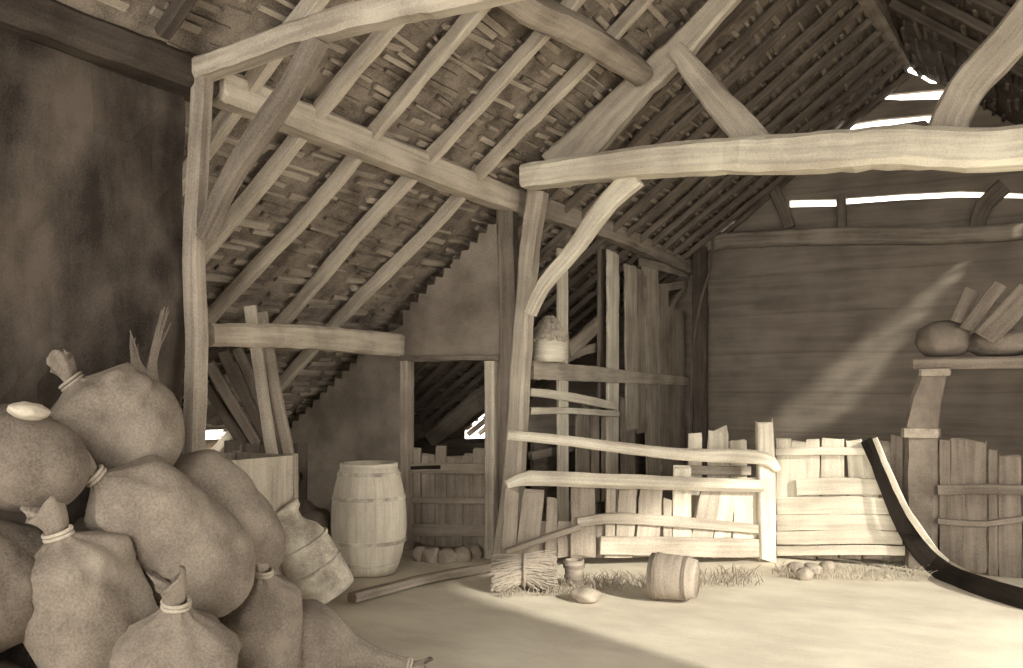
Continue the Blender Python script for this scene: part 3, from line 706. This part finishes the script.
for k, (px, py, r) in enumerate(((797, 572, .07), (812, 573, .08), (827, 571, .06), (805, 578, .06))):
    p = onF(px, py); bm = new(); bmesh.ops.create_icosphere(bm, subdivisions=3, radius=1)
    for v in bm.verts:
        s = 1+.25*noise.noise(v.co*1.5+Vector((k*9, 0, 0))); v.co = Vector((v.co.x*r*1.2*s, v.co.y*r*s, v.co.z*.06*s))+p+Vector((0, 0, .03))
    tag(build('cobblestone', bm, M_stone, smooth=True), ORD[k]+' stone from the left at the foot of the sunlit fence' if k < 3 else 'stone lying in front of the three at the sunlit fence', 'stone', 'stones at the sunlit fence')
# black bent timber; the added pale strip stands for its sunlit edge
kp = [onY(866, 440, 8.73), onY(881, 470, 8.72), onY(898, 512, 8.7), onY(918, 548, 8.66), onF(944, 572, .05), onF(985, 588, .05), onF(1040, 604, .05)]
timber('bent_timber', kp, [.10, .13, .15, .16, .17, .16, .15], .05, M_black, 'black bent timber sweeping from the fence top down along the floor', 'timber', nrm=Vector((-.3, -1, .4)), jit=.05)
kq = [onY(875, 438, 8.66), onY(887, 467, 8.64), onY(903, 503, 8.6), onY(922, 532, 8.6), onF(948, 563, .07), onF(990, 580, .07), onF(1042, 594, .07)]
timber('lit_edge', kq, [.04, .05, .05, .05, .05, .04, .035], .02, M_pale, 'thin pale strip, made-up sunlit edge along the right side of the black bent timber', 'lit_edge', nrm=Vector((-.3, -1, .4)), jit=.2)
# pillar with cap
pb = onY(923, 570, 8.95); t = thing('pillar', Vector((pb.x, pb.y, 0)), 'dim masonry pillar with a leaning upper part carrying the shelf', 'pillar')
q0, q1 = onY(922, 436, 8.95), onY(922, 572, 8.95); q1.z = 0
b_ = new(); sweep(b_, [q1, q0], .28, .26, NY, jit=.05); build('shaft', b_, M_pillar, t)
b_ = new(); sweep(b_, [onY(921, 437, 8.95), onY(921, 428, 8.95)], .31, .3, NY, jit=.04, ch=.1); build('cap', b_, M_stone, t)
b_ = new(); sweep(b_, [onY(921, 429, 8.95), onY(926, 400, 8.95), onY(934, 372, 8.95)], [.29, .25, .22], .24, NY, jit=.05); build('upper_shaft', b_, M_pillar, t)
b_ = new(); sweep(b_, [onY(935, 376, 8.93), onY(935, 369, 8.93)], .25, .27, NY, jit=.04, ch=.1); build('top_slab', b_, M_stone, t)
# shelf
t = thing('shelf', Vector((.45, 9.1, 0)), 'thick plank shelf on the pillar at the right edge', 'shelf')
a, b = onY(914, 364, 8.9), Vector((.9, 8.9, onY(1000, 363, 8.9).z))
for k in range(3):
    b_ = new(); sweep(b_, [a+Vector((0, .2*k+.0, 0)), b+Vector((0, .2*k, 0))], .19, .10, Z, jit=.04); build('plank', b_, M_dim, t)
b_ = new(); sweep(b_, [Vector((.75, 9.1, 0)), Vector((.75, 9.1, a.z-.05))], .14, .14, NY); build('leg', b_, M_dim, t)
zs = a.z+.05
# goods on the shelf
def lump(name, px, wpx, hpx, y, m, label, cat, seed):
    p = onY(px, 357, y); s_ = depth(p)/FPX; bm = new(); bmesh.ops.create_icosphere(bm, subdivisions=4, radius=1)
    for v in bm.verts:
        s = 1+.16*noise.noise(v.co*1.6+Vector((seed, 0, 0))); q = v.co*s
        v.co = Vector((p.x+q.x*wpx*s_/2, y+q.y*.2, zs+hpx*s_/2*1.0+max(q.z, -.88)*hpx*s_/2))
    return tag(build(name, bm, m, smooth=True), label, cat)
lump('sack', 942, 54, 38, 9.08, M_pillar, 'rounded dim sack lying at the left end of the shelf', 'sack', 3)
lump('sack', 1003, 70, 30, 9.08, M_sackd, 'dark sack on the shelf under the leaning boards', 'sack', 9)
for k, (a_, b_, w_, lab) in enumerate((((958, 322), (972, 290), 14, 'leftmost short board leaning on the shelf goods'), ((966, 330), (1000, 285), 13, 'middle short board slanting up over the dark shelf sack'), ((985, 338), (1030, 290), 22, 'widest short board slanting over the dark shelf sack'))):
    yy = 8.98-.05*k
    P1, P2 = onY(a_[0], a_[1], yy), onY(b_[0], b_[1], yy+.1); bm = new(); sweep(bm, [P1, P2], w_*depth(P1)/FPX, .03, NY, endj=.012); tag(build('board', bm, M_dim), lab, 'board', 'boards on the shelf')
# shaded fence, both sides of the pillar
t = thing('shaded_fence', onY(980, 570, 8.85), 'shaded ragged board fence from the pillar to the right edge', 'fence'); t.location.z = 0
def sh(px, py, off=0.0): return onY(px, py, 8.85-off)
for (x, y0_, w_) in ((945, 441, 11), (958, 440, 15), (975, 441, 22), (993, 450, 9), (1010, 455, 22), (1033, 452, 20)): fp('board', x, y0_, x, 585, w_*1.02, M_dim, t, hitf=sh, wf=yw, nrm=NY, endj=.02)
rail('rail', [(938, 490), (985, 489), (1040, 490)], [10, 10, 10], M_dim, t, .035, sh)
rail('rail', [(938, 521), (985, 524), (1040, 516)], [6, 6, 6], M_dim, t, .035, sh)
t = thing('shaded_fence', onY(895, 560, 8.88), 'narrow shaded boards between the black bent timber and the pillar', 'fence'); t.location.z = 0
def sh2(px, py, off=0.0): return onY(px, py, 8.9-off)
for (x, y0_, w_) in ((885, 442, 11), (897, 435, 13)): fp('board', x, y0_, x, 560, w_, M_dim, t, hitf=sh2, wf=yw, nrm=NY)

# ------------------------------------------------------------------ things at the foot of the front fence
def bucket(px, py, r, h, label, m):
    p = onF(px, py); p.z = 0; t = thing('bucket', p, label, 'bucket')
    bm = new(); lathe(bm, [(r*.8, 0), (r, h), (r-.02, h), (r*.8-.01, .03), (.01, .03)], 32, p, wob=.02); build('body', bm, m, t, smooth=True)
    for z in (.3, .75):
        bm = new(); q = r*(.8+.2*z); lathe(bm, [(q+.001, h*z-.012), (q+.008, h*z-.012), (q+.01, h*z+.012), (q+.003, h*z+.012)], 32, p); build('hoop', bm, M_iron, t)
bucket(574, 584, .085, .2, 'small wooden pail standing right of the straw sheaf', M_mid)
p = onF(586, 600); bm = new(); bmesh.ops.create_icosphere(bm, subdivisions=4, radius=1)
for v in bm.verts:
    s = 1+.2*noise.noise(v.co*1.4+Vector((8, 2, 1))); v.co = Vector((v.co.x*.12*s, v.co.y*.1*s, v.co.z*.065*s))+p+Vector((0, 0, .04))
tag(build('stone', bm, M_stone, smooth=True), 'flat stone in front of the small pail', 'stone')
p = onF(524, 590)
t = thing('straw_sheaf', Vector((p.x, p.y, 0)), 'bristling sheaf of straw lying at the foot of the middle post', 'straw')
rnd = random.Random(77); bm = new(); aa = (R*.93+Z*.36).normalized()
for _ in range(900):
    th = rnd.uniform(0, 6.28); rr = .12*math.sqrt(rnd.random()); o_ = F*math.cos(th)*rr+Z*math.sin(th)*rr
    c0 = p+Z*.16; l = rnd.uniform(.13, .3)
    q0 = c0-R*l*.9+o_*1.25-Z*(.02+.07*rnd.random()); q1 = c0+o_*1.02; q2 = c0+R*l*.9+o_*1.3-Z*.08*rnd.random()
    q0.z = max(q0.z, .01); q2.z = max(q2.z, .01)
    L_ = cat_rom([q0, q1, q2], 4); prev = None
    for i, q in enumerate(L_):
        w3 = .0045; cur_ = [bm.verts.new(q+F*w3), bm.verts.new(q-F*w3), bm.verts.new(q+Z*w3*1.6)]
        if prev:
            for (x1, x2) in ((0, 1), (1, 2), (2, 0)): bm.faces.new((prev[x1], prev[x2], cur_[x2], cur_[x1]))
        prev = cur_
tag(build('stalks', bm, M_lath, t), kind='stuff')
ro = Z.rotation_difference(R).to_matrix()
bm = new(); lathe(bm, [(.126, -.012), (.14, -.01), (.14, .01), (.126, .012)], 28, p+Z*.16, ro); build('straw_band', bm, M_mid, t, smooth=True)
p = onF(674, 600); t = thing('tub', Vector((p.x, p.y, 0)), 'small open tub lying on its side before the front fence', 'tub')
from mathutils import Matrix
ra_ = Z.rotation_difference((R*.9-F*.4).normalized()).to_matrix(); lk = .34; c0 = Vector((p.x, p.y, .175))-(R*.9-F*.4).normalized()*lk/2
bm = new(); lathe(bm, [(.02, .31), (.15, .31), (.155, .0), (.172, 0), (.172, .1), (.165, .24), (.145, .34), (.02, .34)], 32, c0, ra_); build('body', bm, M_mid, t, smooth=True)
for z, q in ((.05, .172), (.27, .16)):
    bm = new(); lathe(bm, [(q, z-.012), (q+.008, z-.012), (q+.008, z+.012), (q, z+.012)], 32, c0, ra_); build('hoop', bm, M_iron, t)
def fg(a, b, hh, spread):
    def f(r):
        u = r.random(); px = lerp(a[0], b[0], u)+r.uniform(-4, 4); py = lerp(a[1], b[1], u)+r.uniform(-2, spread)
        p = onF(px, py); l = r.uniform(.4, 1)*hh; d = R*r.uniform(-.08, .08)-F*r.uniform(0, .06)
        return p, p+Z*l*.6+d*.4, p+Z*l*(.9)+d
    return f
wisps('straw_litter', 420, fg((500, 586), (760, 574), .12, 12), M_lath, 'trodden straw and grass along the foot of the front fence', 'straw', .006, 9)
wisps('grass_tufts', 320, fg((775, 570), (925, 574), .11, 8), M_straw, 'short grass along the foot of the sunlit fence', 'grass', .005, 12)
